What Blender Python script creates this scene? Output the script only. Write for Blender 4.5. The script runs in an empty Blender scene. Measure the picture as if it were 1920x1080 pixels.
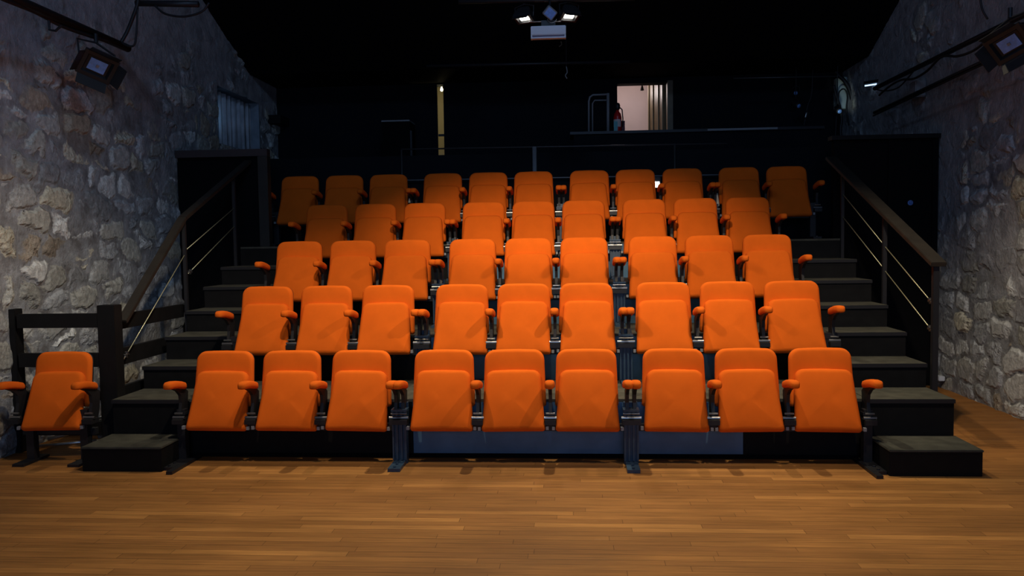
import bpy, bmesh, math, random
from mathutils import Vector, Matrix
random.seed(7)
scene = bpy.context.scene
COL = scene.collection
# ------------------------------------------------------------------ camera
FPX, PIT, YAW, ROL, CH = 1548.4, 0.0562, -0.07222, -0.01452, 1.627
cy, sy, cp, sp, cr, sr = math.cos(YAW), math.sin(YAW), math.cos(PIT), math.sin(PIT), math.cos(ROL), math.sin(ROL)
R0 = Vector((cy, -sy, 0)); F0 = Vector((sy*cp, cy*cp, -sp)); U0 = Vector((sy*sp, cy*sp, cp))
R2 = cr*R0 + sr*U0; U2 = cr*U0 - sr*R0
camd = bpy.data.cameras.new('camera'); cam = bpy.data.objects.new('camera', camd); COL.objects.link(cam)
camd.sensor_width = 36; camd.lens = FPX/1920*36; camd.clip_end = 200; camd.clip_start = .05
cam.matrix_world = Matrix(((R2.x, U2.x, -F0.x, 0), (R2.y, U2.y, -F0.y, 0), (R2.z, U2.z, -F0.z, CH), (0, 0, 0, 1)))
scene.camera = cam
# ------------------------------------------------------------------ world, view
w = bpy.data.worlds.new('dim_world'); scene.world = w; w.use_nodes = True
w.node_tree.nodes['Background'].inputs[0].default_value = (.35, .5, 1, 1)
w.node_tree.nodes['Background'].inputs[1].default_value = 0.004
vs = scene.view_settings
scene.display_settings.display_device = 'sRGB'
vs.view_transform = 'Standard'; vs.look = 'None'; vs.exposure = 0.0; vs.gamma = 1.0; vs.use_curve_mapping = False

def lamp(name, kind, loc, target, power, color, size=.1, spot=None, blend=.5, shape=None):
    d = bpy.data.lights.new(name, kind); d.energy = power; d.color = color
    if kind == 'AREA':
        d.size = size
        if shape: d.shape = 'RECTANGLE'; d.size, d.size_y = shape
    else: d.shadow_soft_size = size
    if kind == 'SPOT': d.spot_size = math.radians(spot); d.spot_blend = blend
    o = bpy.data.objects.new(name, d); COL.objects.link(o); o.location = loc
    dv = Vector(target) - Vector(loc); o.rotation_euler = dv.to_track_quat('-Z', 'Y').to_euler()
    return o
WARM = (1.0, .80, .56)
# pair of theatre spots over the stage front, aimed at the seating (out of frame above)
for lx, tx in ((-1.533, -1.8), (1.633, 1.55)):
    o = lamp('stage_spot', 'SPOT', (lx, 4.6, 3.651), (tx, 7, .911), 222, WARM, .04, 56.4, .818)
    o.scale = (2.9, 1, 1)      # wide flat beam of a flood with its top and bottom doors closed in
o = lamp('stage_spot', 'SPOT', (-.2, 2.342, 4.061), (-.111, 8, 2.031), 1060, WARM, .06, 16.95, 1)  # third spot added to even out the row brightness, no such lamp known
o.scale = (2.417, 1, 1)
# overhead work lights above the front rows
lamp('work_light', 'SPOT', (-1.65, 6.5, 4.7), (-1.75, 5.4, 0), 110, (1, .84, .62), .05, 105, .8)
lamp('work_light', 'SPOT', (1.65, 6.6, 4.7), (2.3, 6.1, 0), 150, (1, .84, .62), .04, 88, .9)
# added fill light brightening the near part of the left stone wall
lamp('wall_lamp', 'SPOT', (-1.4, 4.2, 3.5), (-4.45, 6.9, 1.5), 85, (.9, .95, 1), .05, 50, 1)
# added cool fill lights with no real fixture, facing the upper side walls
lamp('cool_panel', 'AREA', (-.6, 3.6, 5.9), (-4.45, 8.2, 3.6), 32, (.36, .58, 1.0), .5)
lamp('cool_panel', 'AREA', (.8, 3.6, 5.9), (3.95, 8.6, 3.0), 18, (.36, .58, 1.0), .5)
# stage wash hung high over the stage edge
lamp('stage_wash', 'SPOT', (-.1, 6.5, 5.85), (-.1, 4.7, 0), 590, (1, .90, .66), .06, 78, 1)
# light of the two visible floodlights under the ceiling, thrown towards the stage
lamp('flood_beam', 'SPOT', (-.43, 8.2, 3.75), (-.9, 3.9, 0), 45, (1, .87, .60), .05, 84, .8)
lamp('flood_beam', 'SPOT', (0.02, 8.2, 3.75), (1.0, 3.9, 0), 45, (1, .87, .60), .05, 84, .8)
# cool fill light added behind the photographer, no door known there
lamp('daylight_door', 'AREA', (0.3, -4.5, 2.6), (0, 6, 2.4), 110, (.34, .55, 1.0), 1, shape=(3.5, 2.2))

# ------------------------------------------------------------------ material helpers
def mat(name, col, rough=.6, metal=0, spec=.5, noise=None, bump=None, emis=None, sheen=0):
    """noise=(scale, amount): tone variation; bump=(scale, strength, distance)"""
    m = bpy.data.materials.new(name); m.use_nodes = True
    nt = m.node_tree; b = nt.nodes['Principled BSDF']
    b.inputs['Base Color'].default_value = (*col, 1); b.inputs['Roughness'].default_value = rough
    b.inputs['Metallic'].default_value = metal; b.inputs['Specular IOR Level'].default_value = spec
    if sheen: b.inputs['Sheen Weight'].default_value = sheen; b.inputs['Sheen Roughness'].default_value = .5
    if noise or bump: tc = nt.nodes.new('ShaderNodeTexCoord')
    if noise:
        n = nt.nodes.new('ShaderNodeTexNoise'); n.inputs['Scale'].default_value = noise[0]; n.inputs['Detail'].default_value = 6
        nt.links.new(tc.outputs['Object'], n.inputs['Vector'])
        mr = nt.nodes.new('ShaderNodeMapRange'); mr.inputs[1].default_value = .3; mr.inputs[2].default_value = .7
        mr.inputs[3].default_value = 1-noise[1]; mr.inputs[4].default_value = 1+noise[1]
        nt.links.new(n.outputs['Fac'], mr.inputs[0])
        mx = nt.nodes.new('ShaderNodeVectorMath'); mx.operation = 'SCALE'; mx.inputs[0].default_value = col
        nt.links.new(mr.outputs[0], mx.inputs['Scale']); nt.links.new(mx.outputs[0], b.inputs['Base Color'])
    if bump:
        n2 = nt.nodes.new('ShaderNodeTexNoise'); n2.inputs['Scale'].default_value = bump[0]; n2.inputs['Detail'].default_value = 3
        nt.links.new(tc.outputs['Object'], n2.inputs['Vector'])
        bp = nt.nodes.new('ShaderNodeBump'); bp.inputs['Strength'].default_value = bump[1]; bp.inputs['Distance'].default_value = bump[2]
        nt.links.new(n2.outputs['Fac'], bp.inputs['Height']); nt.links.new(bp.outputs['Normal'], b.inputs['Normal'])
    if emis:
        b.inputs['Emission Color'].default_value = (*emis[0], 1); b.inputs['Emission Strength'].default_value = emis[1]
    return m

def stone_material(name, seed, plaster_lo, plaster_hi):
    m = bpy.data.materials.new(name); m.use_nodes = True; nt = m.node_tree; N = nt.nodes; L = nt.links
    b = N['Principled BSDF']; b.inputs['Roughness'].default_value = .85; b.inputs['Specular IOR Level'].default_value = .3
    out = N['Material Output']
    def nd(t, **k):
        n = N.new(t)
        for a, v in k.items(): setattr(n, a, v)
        return n
    def noise(vec, sc, det=4, ro=.5):
        n = nd('ShaderNodeTexNoise'); n.inputs['Scale'].default_value = sc; n.inputs['Detail'].default_value = det; n.inputs['Roughness'].default_value = ro
        L.new(vec, n.inputs['Vector']); return n
    def mrange(src, a, b_, c, d, smooth=False):
        n = nd('ShaderNodeMapRange')
        if smooth: n.interpolation_type = 'SMOOTHSTEP'
        for i, v in zip((1, 2, 3, 4), (a, b_, c, d)): n.inputs[i].default_value = v
        L.new(src, n.inputs[0]); return n.outputs[0]
    def math_(op, a, b_=None):
        n = nd('ShaderNodeMath', operation=op)
        for i, v in enumerate((a, b_)):
            if v is None: continue
            if isinstance(v, (int, float)): n.inputs[i].default_value = v
            else: L.new(v, n.inputs[i])
        return n.outputs[0]
    def mix(f, a, b_):
        n = nd('ShaderNodeMix', data_type='RGBA')
        if isinstance(f, (int, float)): n.inputs[0].default_value = f
        else: L.new(f, n.inputs[0])
        for i, v in ((6, a), (7, b_)):
            if isinstance(v, tuple): n.inputs[i].default_value = (*v, 1)
            else: L.new(v, n.inputs[i])
        return n.outputs[2]
    tc = nd('ShaderNodeTexCoord'); mp = nd('ShaderNodeMapping'); mp.inputs['Location'].default_value = (seed, seed*1.7, seed*.6)
    L.new(tc.outputs['Object'], mp.inputs[0]); P = mp.outputs[0]
    # warp then squash: stones wider than tall
    wn = noise(P, 3.2, 3); sub = nd('ShaderNodeVectorMath', operation='SUBTRACT'); L.new(wn.outputs['Color'], sub.inputs[0]); sub.inputs[1].default_value = (.5, .5, .5)
    scl = nd('ShaderNodeVectorMath', operation='SCALE'); L.new(sub.outputs[0], scl.inputs[0]); scl.inputs['Scale'].default_value = .26
    add = nd('ShaderNodeVectorMath', operation='ADD'); L.new(P, add.inputs[0]); L.new(scl.outputs[0], add.inputs[1])
    mp2 = nd('ShaderNodeMapping'); mp2.inputs['Scale'].default_value = (.01, 2.75, 4.7); L.new(add.outputs[0], mp2.inputs[0])
    vc = nd('ShaderNodeTexVoronoi', feature='F1', distance='MINKOWSKI'); v2 = nd('ShaderNodeTexVoronoi', feature='F2', distance='MINKOWSKI')
    for v_ in (vc, v2):
        v_.inputs['Scale'].default_value = 1; v_.inputs['Randomness'].default_value = .74; v_.inputs['Exponent'].default_value = 3.2
        L.new(mp2.outputs[0], v_.inputs['Vector'])
    ved = math_('SUBTRACT', v2.outputs['Distance'], vc.outputs['Distance'])
    sepc = nd('ShaderNodeSeparateColor'); L.new(vc.outputs['Color'], sepc.inputs[0])
    r1, r2, r3 = sepc.outputs[0], sepc.outputs[1], sepc.outputs[2]
    # raggedness of the joint width
    rn = noise(P, 9, 4, .6); thick = mrange(rn.outputs['Fac'], .3, .7, .02, .17)
    edge = math_('SUBTRACT', ved, thick)
    stone = mrange(edge, -.02, .05, 0, 1, True)
    dome = mrange(edge, 0, .22, 0, 1, True)
    # plaster smears over the stone
    pn = noise(P, .9, 4, .6)
    sepp = nd('ShaderNodeSeparateXYZ'); L.new(tc.outputs['Object'], sepp.inputs[0])
    zt = mrange(sepp.outputs[2], plaster_lo, plaster_hi, -.09, .20)
    pl = mrange(math_('ADD', pn.outputs['Fac'], zt), .56, .64, 0, 1, True)
    stone_m = math_('MULTIPLY', stone, math_('SUBTRACT', 1, math_('MULTIPLY', pl, .85)))
    # colours
    ramp = nd('ShaderNodeValToRGB'); L.new(r1, ramp.inputs[0]); e = ramp.color_ramp; e.interpolation = 'CONSTANT'
    cols = [(0, (.42, .42, .37)), (.18, (.56, .57, .54)), (.36, (.35, .36, .36)), (.5, (.57, .54, .42)), (.62, (.46, .48, .48)), (.76, (.67, .69, .66)), (.9, (.36, .31, .24))]
    e.elements[0].position = 0; e.elements[0].color = (*cols[0][1], 1); e.elements[1].position = cols[1][0]; e.elements[1].color = (*cols[1][1], 1)
    for p_, c_ in cols[2:]:
        el = e.elements.new(p_); el.color = (*c_, 1)
    fn = noise(P, 22, 6, .65); fv = mrange(fn.outputs['Fac'], .3, .7, .62, 1.3)
    sc1 = nd('ShaderNodeVectorMath', operation='SCALE'); L.new(ramp.outputs[0], sc1.inputs[0]); L.new(math_('MULTIPLY', fv, mrange(r2, 0, 1, .7, 1.2)), sc1.inputs['Scale'])
    mn = noise(P, 6, 5, .6); mort = mix(mrange(mn.outputs['Fac'], .35, .65, 0, 1), (.17, .165, .16), (.37, .385, .395))
    c = mix(stone_m, mort, sc1.outputs[0])
    plc = mix(mrange(mn.outputs['Fac'], .35, .65, 0, 1), (.28, .28, .29), (.42, .42, .43))
    c = mix(math_('MULTIPLY', pl, math_('SUBTRACT', 1, math_('MULTIPLY', stone, .35))), c, plc)
    L.new(c, b.inputs['Base Color'])
    h = math_('MULTIPLY', dome, math_('MULTIPLY', mrange(r3, 0, 1, .012, .045), math_('SUBTRACT', 1, math_('MULTIPLY', pl, .75))))
    h = math_('ADD', h, math_('MULTIPLY', fn.outputs['Fac'], .020))
    dn = nd('ShaderNodeDisplacement'); dn.inputs['Midlevel'].default_value = 0; dn.inputs['Scale'].default_value = 1
    L.new(h, dn.inputs['Height']); L.new(dn.outputs[0], out.inputs['Displacement'])
    m.displacement_method = 'BOTH'
    return m

def floor_material():
    m = bpy.data.materials.new('stage_floorboards'); m.use_nodes = True; nt = m.node_tree; N = nt.nodes; L = nt.links
    b = N['Principled BSDF']
    def nd(t, **k):
        n = N.new(t)
        for a, v in k.items(): setattr(n, a, v)
        return n
    def M(op, a, b_=None):
        n = nd('ShaderNodeMath', operation=op)
        for i, v in enumerate((a, b_)):
            if v is None: continue
            if isinstance(v, (int, float)): n.inputs[i].default_value = v
            else: L.new(v, n.inputs[i])
        return n.outputs[0]
    tc = nd('ShaderNodeTexCoord'); s = nd('ShaderNodeSeparateXYZ'); L.new(tc.outputs['Object'], s.inputs[0])
    X, Y = s.outputs[0], s.outputs[1]
    W = .068
    row = M('FLOOR', M('DIVIDE', Y, W)); fy = M('FRACT', M('DIVIDE', Y, W))
    wn = nd('ShaderNodeTexWhiteNoise', noise_dimensions='1D'); L.new(row, wn.inputs['W'])
    xx = M('DIVIDE', M('ADD', X, M('MULTIPLY', wn.outputs['Value'], 7.3)), .95)
    pi = M('FLOOR', xx); fx = M('FRACT', xx)
    cmb = nd('ShaderNodeCombineXYZ'); L.new(row, cmb.inputs[0]); L.new(pi, cmb.inputs[1])
    w2 = nd('ShaderNodeTexWhiteNoise', noise_dimensions='2D'); L.new(cmb.outputs[0], w2.inputs['Vector'])
    ramp = nd('ShaderNodeValToRGB'); L.new(w2.outputs['Value'], ramp.inputs[0]); e = ramp.color_ramp
    e.elements[0].color = (.340, .143, .036, 1); e.elements[1].color = (.51, .228, .058, 1)
    e.elements.new(.55).color = (.38, .163, .040, 1); e.elements.new(.86).color = (.43, .185, .046, 1)
    mp = nd('ShaderNodeMapping'); mp.inputs['Scale'].default_value = (1.2, 26, 1); L.new(tc.outputs['Object'], mp.inputs[0])
    g = nd('ShaderNodeTexNoise'); g.inputs['Scale'].default_value = 2.4; g.inputs['Detail'].default_value = 8; g.inputs['Roughness'].default_value = .65; L.new(mp.outputs[0], g.inputs['Vector'])
    g2 = nd('ShaderNodeTexNoise'); g2.inputs['Scale'].default_value = .9; g2.inputs['Detail'].default_value = 5
    mpb = nd('ShaderNodeMapping'); mpb.inputs['Scale'].default_value = (1, 2.2, 1); L.new(tc.outputs['Object'], mpb.inputs[0]); L.new(mpb.outputs[0], g2.inputs['Vector'])
    def MR(src, a, b_, c, d):
        n = nd('ShaderNodeMapRange')
        for i, v in zip((1, 2, 3, 4), (a, b_, c, d)): n.inputs[i].default_value = v
        L.new(src, n.inputs[0]); return n.outputs[0]
    k = M('MULTIPLY', MR(g.outputs['Fac'], .3, .7, .72, 1.25), MR(g2.outputs['Fac'], .32, .68, .78, 1.2))
    seam = M('MAXIMUM', M('MAXIMUM', M('LESS_THAN', fy, .035), M('GREATER_THAN', fy, .975)), M('LESS_THAN', fx, .004))
    k = M('MULTIPLY', k, M('SUBTRACT', 1, M('MULTIPLY', seam, .45)))
    sc = nd('ShaderNodeVectorMath', operation='SCALE'); L.new(ramp.outputs[0], sc.inputs[0]); L.new(k, sc.inputs['Scale'])
    # pale scuffs running with the boards
    mp3 = nd('ShaderNodeMapping'); mp3.inputs['Scale'].default_value = (2.2, 14, 1); L.new(tc.outputs['Object'], mp3.inputs[0])
    s3 = nd('ShaderNodeTexNoise'); s3.inputs['Scale'].default_value = 2.1; s3.inputs['Detail'].default_value = 9; s3.inputs['Roughness'].default_value = .75; L.new(mp3.outputs[0], s3.inputs['Vector'])
    scf = MR(s3.outputs['Fac'], .62, .74, 0, .55)
    mx = nd('ShaderNodeMix', data_type='RGBA'); L.new(scf, mx.inputs[0]); L.new(sc.outputs[0], mx.inputs[6]); mx.inputs[7].default_value = (.52, .32, .15, 1)
    L.new(mx.outputs[2], b.inputs['Base Color'])
    L.new(MR(g2.outputs['Fac'], .3, .7, .5, .72), b.inputs['Roughness']); b.inputs['Specular IOR Level'].default_value = .22
    bp = nd('ShaderNodeBump'); bp.inputs['Strength'].default_value = .35; bp.inputs['Distance'].default_value = .002
    L.new(M('SUBTRACT', g.outputs['Fac'], M('MULTIPLY', seam, 1.5)), bp.inputs['Height']); L.new(bp.outputs['Normal'], b.inputs['Normal'])
    return m

M_FAB = mat('orange_fabric', (.77, .135, .009), .92, spec=.12, noise=(7, .06), bump=(420, .25, .0015), sheen=.0)
M_BLK = mat('black_metal', (.016, .016, .018), .45, spec=.4)
M_PLAS = mat('black_plastic', (.012, .012, .013), .5)
M_CHROME = mat('bright_steel', (.36, .36, .35), .38, metal=1)
M_NAVY = mat('navy_paint', (.080, .18, .29), .34, spec=.4, noise=(5, .18), bump=(60, .15, .001))
M_NAVY2 = mat('navy_steel', (.030, .060, .10), .42, spec=.5, noise=(20, .15))
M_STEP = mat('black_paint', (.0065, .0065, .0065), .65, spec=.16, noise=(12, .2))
M_TREAD = mat('worn_grey_lino', (.062, .061, .046), .75, spec=.3, noise=(9, .30), bump=(50, .3, .002))
M_WOODBLK = mat('black_stained_wood', (.008, .008, .008), .6, spec=.2, noise=(8, .2))
M_RAILW = mat('brown_stained_wood', (.022, .018, .013), .55, noise=(10, .2))
M_DARK = mat('matt_black', (.005, .005, .0055), .9, spec=.1)
M_BACK = mat('dark_blue_wall', (.0045, .006, .009), .8, spec=.2, noise=(1.5, .25))
M_CABLE = mat('yellowish_steel_cable', (.75, .72, .42), .35, metal=.6)
M_RUB = mat('black_cable', (.01, .01, .011), .55)
M_LENS = mat('pale_reflector', (.20, .40, .85), .35, metal=.1, noise=(40, .15))  # blue of reflected daylight put into the base colour
M_WHITE = mat('white_casing', (.72, .76, .8), .5)
M_GREY = mat('grey_plastic', (.25, .26, .27), .5)
M_LAMP = mat('lit_lamp', (1, 1, 1), .5, emis=((1, .95, .86), 25))
M_TUBE = mat('lit_tube', (1, 1, 1), .5, emis=((.45, .68, 1), 2.2))
M_MARK = mat('lit_marker', (1, 1, 1), .5, emis=((1, .98, .95), 8))
M_BULB = mat('lit_bulb', (1, 1, 1), .5, emis=((1, .9, .55), 9))
M_PINK = mat('pink_white_plaster', (.72, .60, .57), .8, noise=(3, .04))
M_OCHRE = mat('varnished_ochre_wood', (.16, .115, .055), .5, noise=(14, .15))
M_CREAM = mat('cream_paint', (.62, .56, .38), .7)
M_RED = mat('red_enamel', (.55, .012, .015), .3)
M_TEAL = mat('teal_label', (.12, .42, .45), .6)
M_PURP = mat('mottled_crate', (.20, .07, .09), .8, noise=(30, .6))
M_ALU = mat('dull_aluminium', (.55, .56, .55), .35, metal=.9, noise=(15, .2))
M_SHEET = mat('pale_blue_curtain', (.55, .62, .68), .9, noise=(5, .3))
M_SLIVER = mat('cream_paper', (.75, .74, .6), .8)
M_PALEG = mat('pale_green_panel', (.42, .52, .50), .7, noise=(4, .1))
M_BLUEM = mat('blue_marking', (.10, .22, .55), .5)
for mm in (M_TEAL,): pass

# ------------------------------------------------------------------ mesh helpers
def obj(name, bm, m, parent=None, smooth=False, loc=None, bevel=0):
    if bevel:
        bmesh.ops.bevel(bm, geom=[e for e in bm.edges], offset=bevel, segments=2, affect='EDGES', clamp_overlap=True)
    me = bpy.data.meshes.new(name); bmesh.ops.recalc_face_normals(bm, faces=bm.faces[:]); bm.to_mesh(me); bm.free()
    me.materials.append(m)
    if smooth:
        for p in me.polygons: p.use_smooth = True
    o = bpy.data.objects.new(name, me); COL.objects.link(o)
    if parent: o.parent = parent
    if loc: o.location = loc
    return o
def B(): return bmesh.new()
def box(bm, x0, x1, y0, y1, z0, z1):
    v = [bm.verts.new((x, y, z)) for x in (x0, x1) for y in (y0, y1) for z in (z0, z1)]
    for f in ((0, 1, 3, 2), (4, 6, 7, 5), (0, 4, 5, 1), (2, 3, 7, 6), (0, 2, 6, 4), (1, 5, 7, 3)):
        bm.faces.new([v[i] for i in f])
    return bm
def obox(bm, c, ax, ay, az):
    """oriented box: centre and three half-axis vectors"""
    c, ax, ay, az = map(Vector, (c, ax, ay, az)); v = []
    for i in (-1, 1):
        for j in (-1, 1):
            for k in (-1, 1): v.append(bm.verts.new(c + i*ax + j*ay + k*az))
    for f in ((0, 1, 3, 2), (4, 6, 7, 5), (0, 4, 5, 1), (2, 3, 7, 6), (0, 2, 6, 4), (1, 5, 7, 3)):
        bm.faces.new([v[i] for i in f])
    return bm
def board(bm, p, q, w, h, up=(0, 0, 1)):
    """bar from p to q, width w across, height h"""
    p, q = Vector(p), Vector(q); d = (q-p); s = d.cross(Vector(up)).normalized(); u = s.cross(d).normalized()
    return obox(bm, (p+q)/2, d/2, s*w/2, u*h/2)
def tube(bm, pts, r, n=8, caps=True):
    pts = [Vector(p) for p in pts]; rings = []
    prev = None
    for i, p in enumerate(pts):
        t = (pts[min(i+1, len(pts)-1)] - pts[max(i-1, 0)]).normalized()
        a = t.orthogonal().normalized() if prev is None else (prev - prev.dot(t)*t).normalized()
        prev = a; bb = t.cross(a)
        rr = r[i] if isinstance(r, (list, tuple)) else r
        rings.append([bm.verts.new(p + rr*(math.cos(2*math.pi*k/n)*a + math.sin(2*math.pi*k/n)*bb)) for k in range(n)])
    for i in range(len(rings)-1):
        for k in range(n): bm.faces.new((rings[i][k], rings[i][(k+1) % n], rings[i+1][(k+1) % n], rings[i+1][k]))
    if caps: bm.faces.new(rings[0][::-1]); bm.faces.new(rings[-1])
    return bm
def lathe(bm, c, axis, prof, n=16):
    """prof: list of (distance along axis, radius)"""
    c = Vector(c); ax = Vector(axis).normalized(); a = ax.orthogonal().normalized(); b = ax.cross(a); rings = []
    for d, r in prof:
        rings.append([bm.verts.new(c + ax*d + max(r, .0005)*(math.cos(2*math.pi*k/n)*a + math.sin(2*math.pi*k/n)*b)) for k in range(n)])
    for i in range(len(rings)-1):
        for k in range(n): bm.faces.new((rings[i][k], rings[i][(k+1) % n], rings[i+1][(k+1) % n], rings[i+1][k]))
    bm.faces.new(rings[0][::-1]); bm.faces.new(rings[-1]); return bm
def thing(name, label, cat, loc=(0, 0, 0), rz=0, group=None):
    o = bpy.data.objects.new(name, None); COL.objects.link(o); o.empty_display_size = .1
    o.location = loc; o.rotation_euler = (0, 0, rz); o['label'] = label; o['category'] = cat
    if group: o['group'] = group
    return o
def tag(o, label, cat, group=None):
    o['label'] = label; o['category'] = cat
    if group: o['group'] = group
    return o
def struct(name, bm, m, parent=None, **k):
    o = obj(name, bm, m, parent, **k)
    if not parent: o['kind'] = 'structure'
    return o
def copy_tree(o, parent=None):
    c = o.copy(); COL.objects.link(c); c.parent = parent
    for ch in list(o.children): copy_tree(ch, c)
    return c
def sag(p, q, drop, n=12):
    p, q = Vector(p), Vector(q)
    return [p.lerp(q, i/n) - Vector((0, 0, drop*4*(i/n)*(1-i/n))) for i in range(n+1)]

# ------------------------------------------------------------------ setting
XL, XR, YB = -4.45, 3.95, 12.4
ZC = 4.0
struct('floor', box(B(), -6.5, 6.5, -6, 12.6, -.12, 0), floor_material())
def wall_grid(X, y0, y1, z0, z1, step, hole=None, flip=False):
    bm = B(); ny = int((y1-y0)/step); nz = int((z1-z0)/step)
    g = [[bm.verts.new((X, y0+(y1-y0)*i/ny, z0+(z1-z0)*j/nz)) for j in range(nz+1)] for i in range(ny+1)]
    for i in range(ny):
        for j in range(nz):
            ym = y0+(y1-y0)*(i+.5)/ny; zm = z0+(z1-z0)*(j+.5)/nz
            if hole and hole[0] < ym < hole[1] and hole[2] < zm < hole[3]: continue
            f = (g[i][j], g[i+1][j], g[i+1][j+1], g[i][j+1]); bm.faces.new(f if not flip else f[::-1])
    return bm
def plain(name, bm, m):
    me = bpy.data.meshes.new(name); bm.to_mesh(me); bm.free(); me.materials.append(m)
    for p in me.polygons: p.use_smooth = True
    o = bpy.data.objects.new(name, me); COL.objects.link(o); o['kind'] = 'structure'; return o
WIN = (10.25, 11.68, 2.93, 3.66)
plain('wall_left', wall_grid(XL, 3.4, YB, 0, 6.4, .028, WIN, flip=False), stone_material('rubble_stone_left', 3.1, 2.0, 4.2))
plain('wall_right', wall_grid(XR, 3.4, YB, 0, 6.4, .028, None, flip=True), stone_material('rubble_stone_right', 11.7, .3, 2.6))
# back wall with a doorway and a door standing ajar
bm = B(); DX0, DX1, SX0, SX1 = .70, 1.46, -2.35, -1.886
box(bm, -4.6, SX0, YB, YB+.2, 0, ZC+.1); box(bm, SX1, DX0, YB, YB+.2, 0, ZC+.1); box(bm, DX1, 4.6, YB, YB+.2, 0, ZC+.1)
box(bm, DX0, DX1, YB, YB+.2, 0, 1.9); box(bm, DX0, DX1, YB, YB+.2, 3.925, ZC+.1)
box(bm, SX0, SX1, YB, YB+.2, 0, 1.9); box(bm, SX0, SX1, YB, YB+.2, 3.99, ZC+.1)
struct('wall_back', bm, M_BACK)
# ceiling: low part above the control area, then sloping up towards the stage
bm = B(); prof = [(12.6, ZC), (11.35, ZC), (5.6, 6.45), (-6, 6.45)]
vs_ = [[bm.verts.new((x, y, z+dz)) for x in (-6.5, 6.5)] for dz in (0, .12) for (y, z) in prof]
for a in (0, 4):
    for i in range(3): bm.faces.new((vs_[a+i][0], vs_[a+i][1], vs_[a+i+1][1], vs_[a+i+1][0]))
struct('ceiling', bm, M_DARK)
# stage surround behind the photographer
struct('wall_front', box(B(), -6.5, 6.5, -6.1, -6, 0, 6.5), M_DARK)
bm = B(); box(bm, -6.6, -6.5, -6, 3.4, 0, 6.4); box(bm, -6.5, XL-.02, 3.3, 3.4, 0, 6.4)
struct('wall_stage_left', bm, M_DARK)
bm = B(); box(bm, 6.5, 6.6, -6, 3.4, 0, 6.4); box(bm, XR+.02, 6.5, 3.3, 3.4, 0, 6.4)
struct('wall_stage_right', bm, M_DARK)
# window recess on the left wall
wy0, wy1, wz0, wz1 = WIN
bm = B(); d = .32
box(bm, XL-d, XL, wy0-.05, wy0, wz0-.05, wz1+.05); box(bm, XL-d, XL, wy1, wy1+.05, wz0-.05, wz1+.05)
box(bm, XL-d, XL, wy0, wy1, wz0-.05, wz0); box(bm, XL-d, XL, wy0, wy1, wz1, wz1+.05)
w1 = struct('window_1', bm, mat('whitewashed_reveal', (.22, .26, .30), .85, noise=(6, .25)))
bm = B(); xw = XL-d+.02
for yy in (wy0, (wy0+wy1)/2-.02, wy1-.04): box(bm, xw-.03, xw, yy, yy+.04, wz0, wz1)
for zz in (wz0, (wz0+wz1)/2, wz1-.04): box(bm, xw-.03, xw, wy0, wy1, zz, zz+.03)
obj('window_frame', bm, M_WHITE, w1)
mg = bpy.data.materials.new('dusty_glass'); mg.use_nodes = True; gb = mg.node_tree.nodes['Principled BSDF']
gb.inputs['Transmission Weight'].default_value = 1; gb.inputs['Roughness'].default_value = .4; gb.inputs['IOR'].default_value = 1.1; gb.inputs['Base Color'].default_value = (.7, .8, .9, 1)
obj('window_pane', box(B(), xw-.04, xw-.034, wy0, wy1, wz0, wz1), mg, w1)
lamp('window_daylight', 'AREA', (XL-1.0, 11.2, 3.9), (XL-.2, 11.1, 3.2), 1.0, (.3, .6, 1.0), .9)
bm = B(); n = 40
vv = [[bm.verts.new((XL-.12+.025*math.sin(i*1.1)+.012*math.sin(i*2.7), wy0+.32+(wy1-wy0-.36)*i/n, z)) for z in (wz0+.01, wz1-.03)] for i in range(n+1)]
for i in range(n): bm.faces.new((vv[i][0], vv[i+1][0], vv[i+1][1], vv[i][1]))
ob = obj('window_curtain', bm, M_SHEET, None, smooth=True); tag(ob, 'pale blue curtain hanging in the recessed window of the left stone wall', 'curtain')
sm = ob.modifiers.new('thick', 'SOLIDIFY'); sm.thickness = .006
lamp('window_daylight_low', 'AREA', (XL-.03, 10.4, 3.3), (XL-.2, 11.3, 3.3), .07, (.3, .6, 1.0), .25)
# corridor seen through the doorway and the room behind the ajar door
bm = B(); box(bm, -.1, 2.3, 14.3, 14.4, 1.8, 4.3); box(bm, -.2, -.1, YB+.2, 14.4, 1.8, 4.3); box(bm, 2.3, 2.4, YB+.2, 14.4, 1.8, 4.3)
box(bm, -.2, 2.4, YB+.2, 14.4, 4.3, 4.4); struct('wall_corridor', bm, M_PINK)
struct('floor_corridor', box(B(), -2.9, 2.4, YB+.2, 14.4, 1.8, 1.9), M_OCHRE)
bm = B(); box(bm, -2.9, -1.2, 14.3, 14.4, 1.9, 4.3); box(bm, -3, -2.9, YB+.2, 14.4, 1.9, 4.3); box(bm, -1.2, -1.1, YB+.2, 14.4, 1.9, 4.3); box(bm, -3, -1.1, YB+.2, 14.4, 4.3, 4.4)
struct('wall_side_room', bm, M_CREAM)
lamp('corridor_light', 'POINT', (.9, 13.4, 4.0), (.9, 13, 0), 10.5, (1, .87, .85), .12)
lamp('side_room_light', 'POINT', (-2.2, 13.4, 3.9), (0, 13, 0), 3.2, (1, .85, .5), .1)
tag(obj('ceiling_bulb', lathe(B(), (-1.955, 12.7, 4.02), (0, 0, -1), [(0, .010), (.03, .010), (.04, .02), (.06, .022), (.075, .014), (.08, .004)]), M_BULB, smooth=True), 'small lit warm bulb at the top of the narrow door gap', 'bulb')
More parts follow.
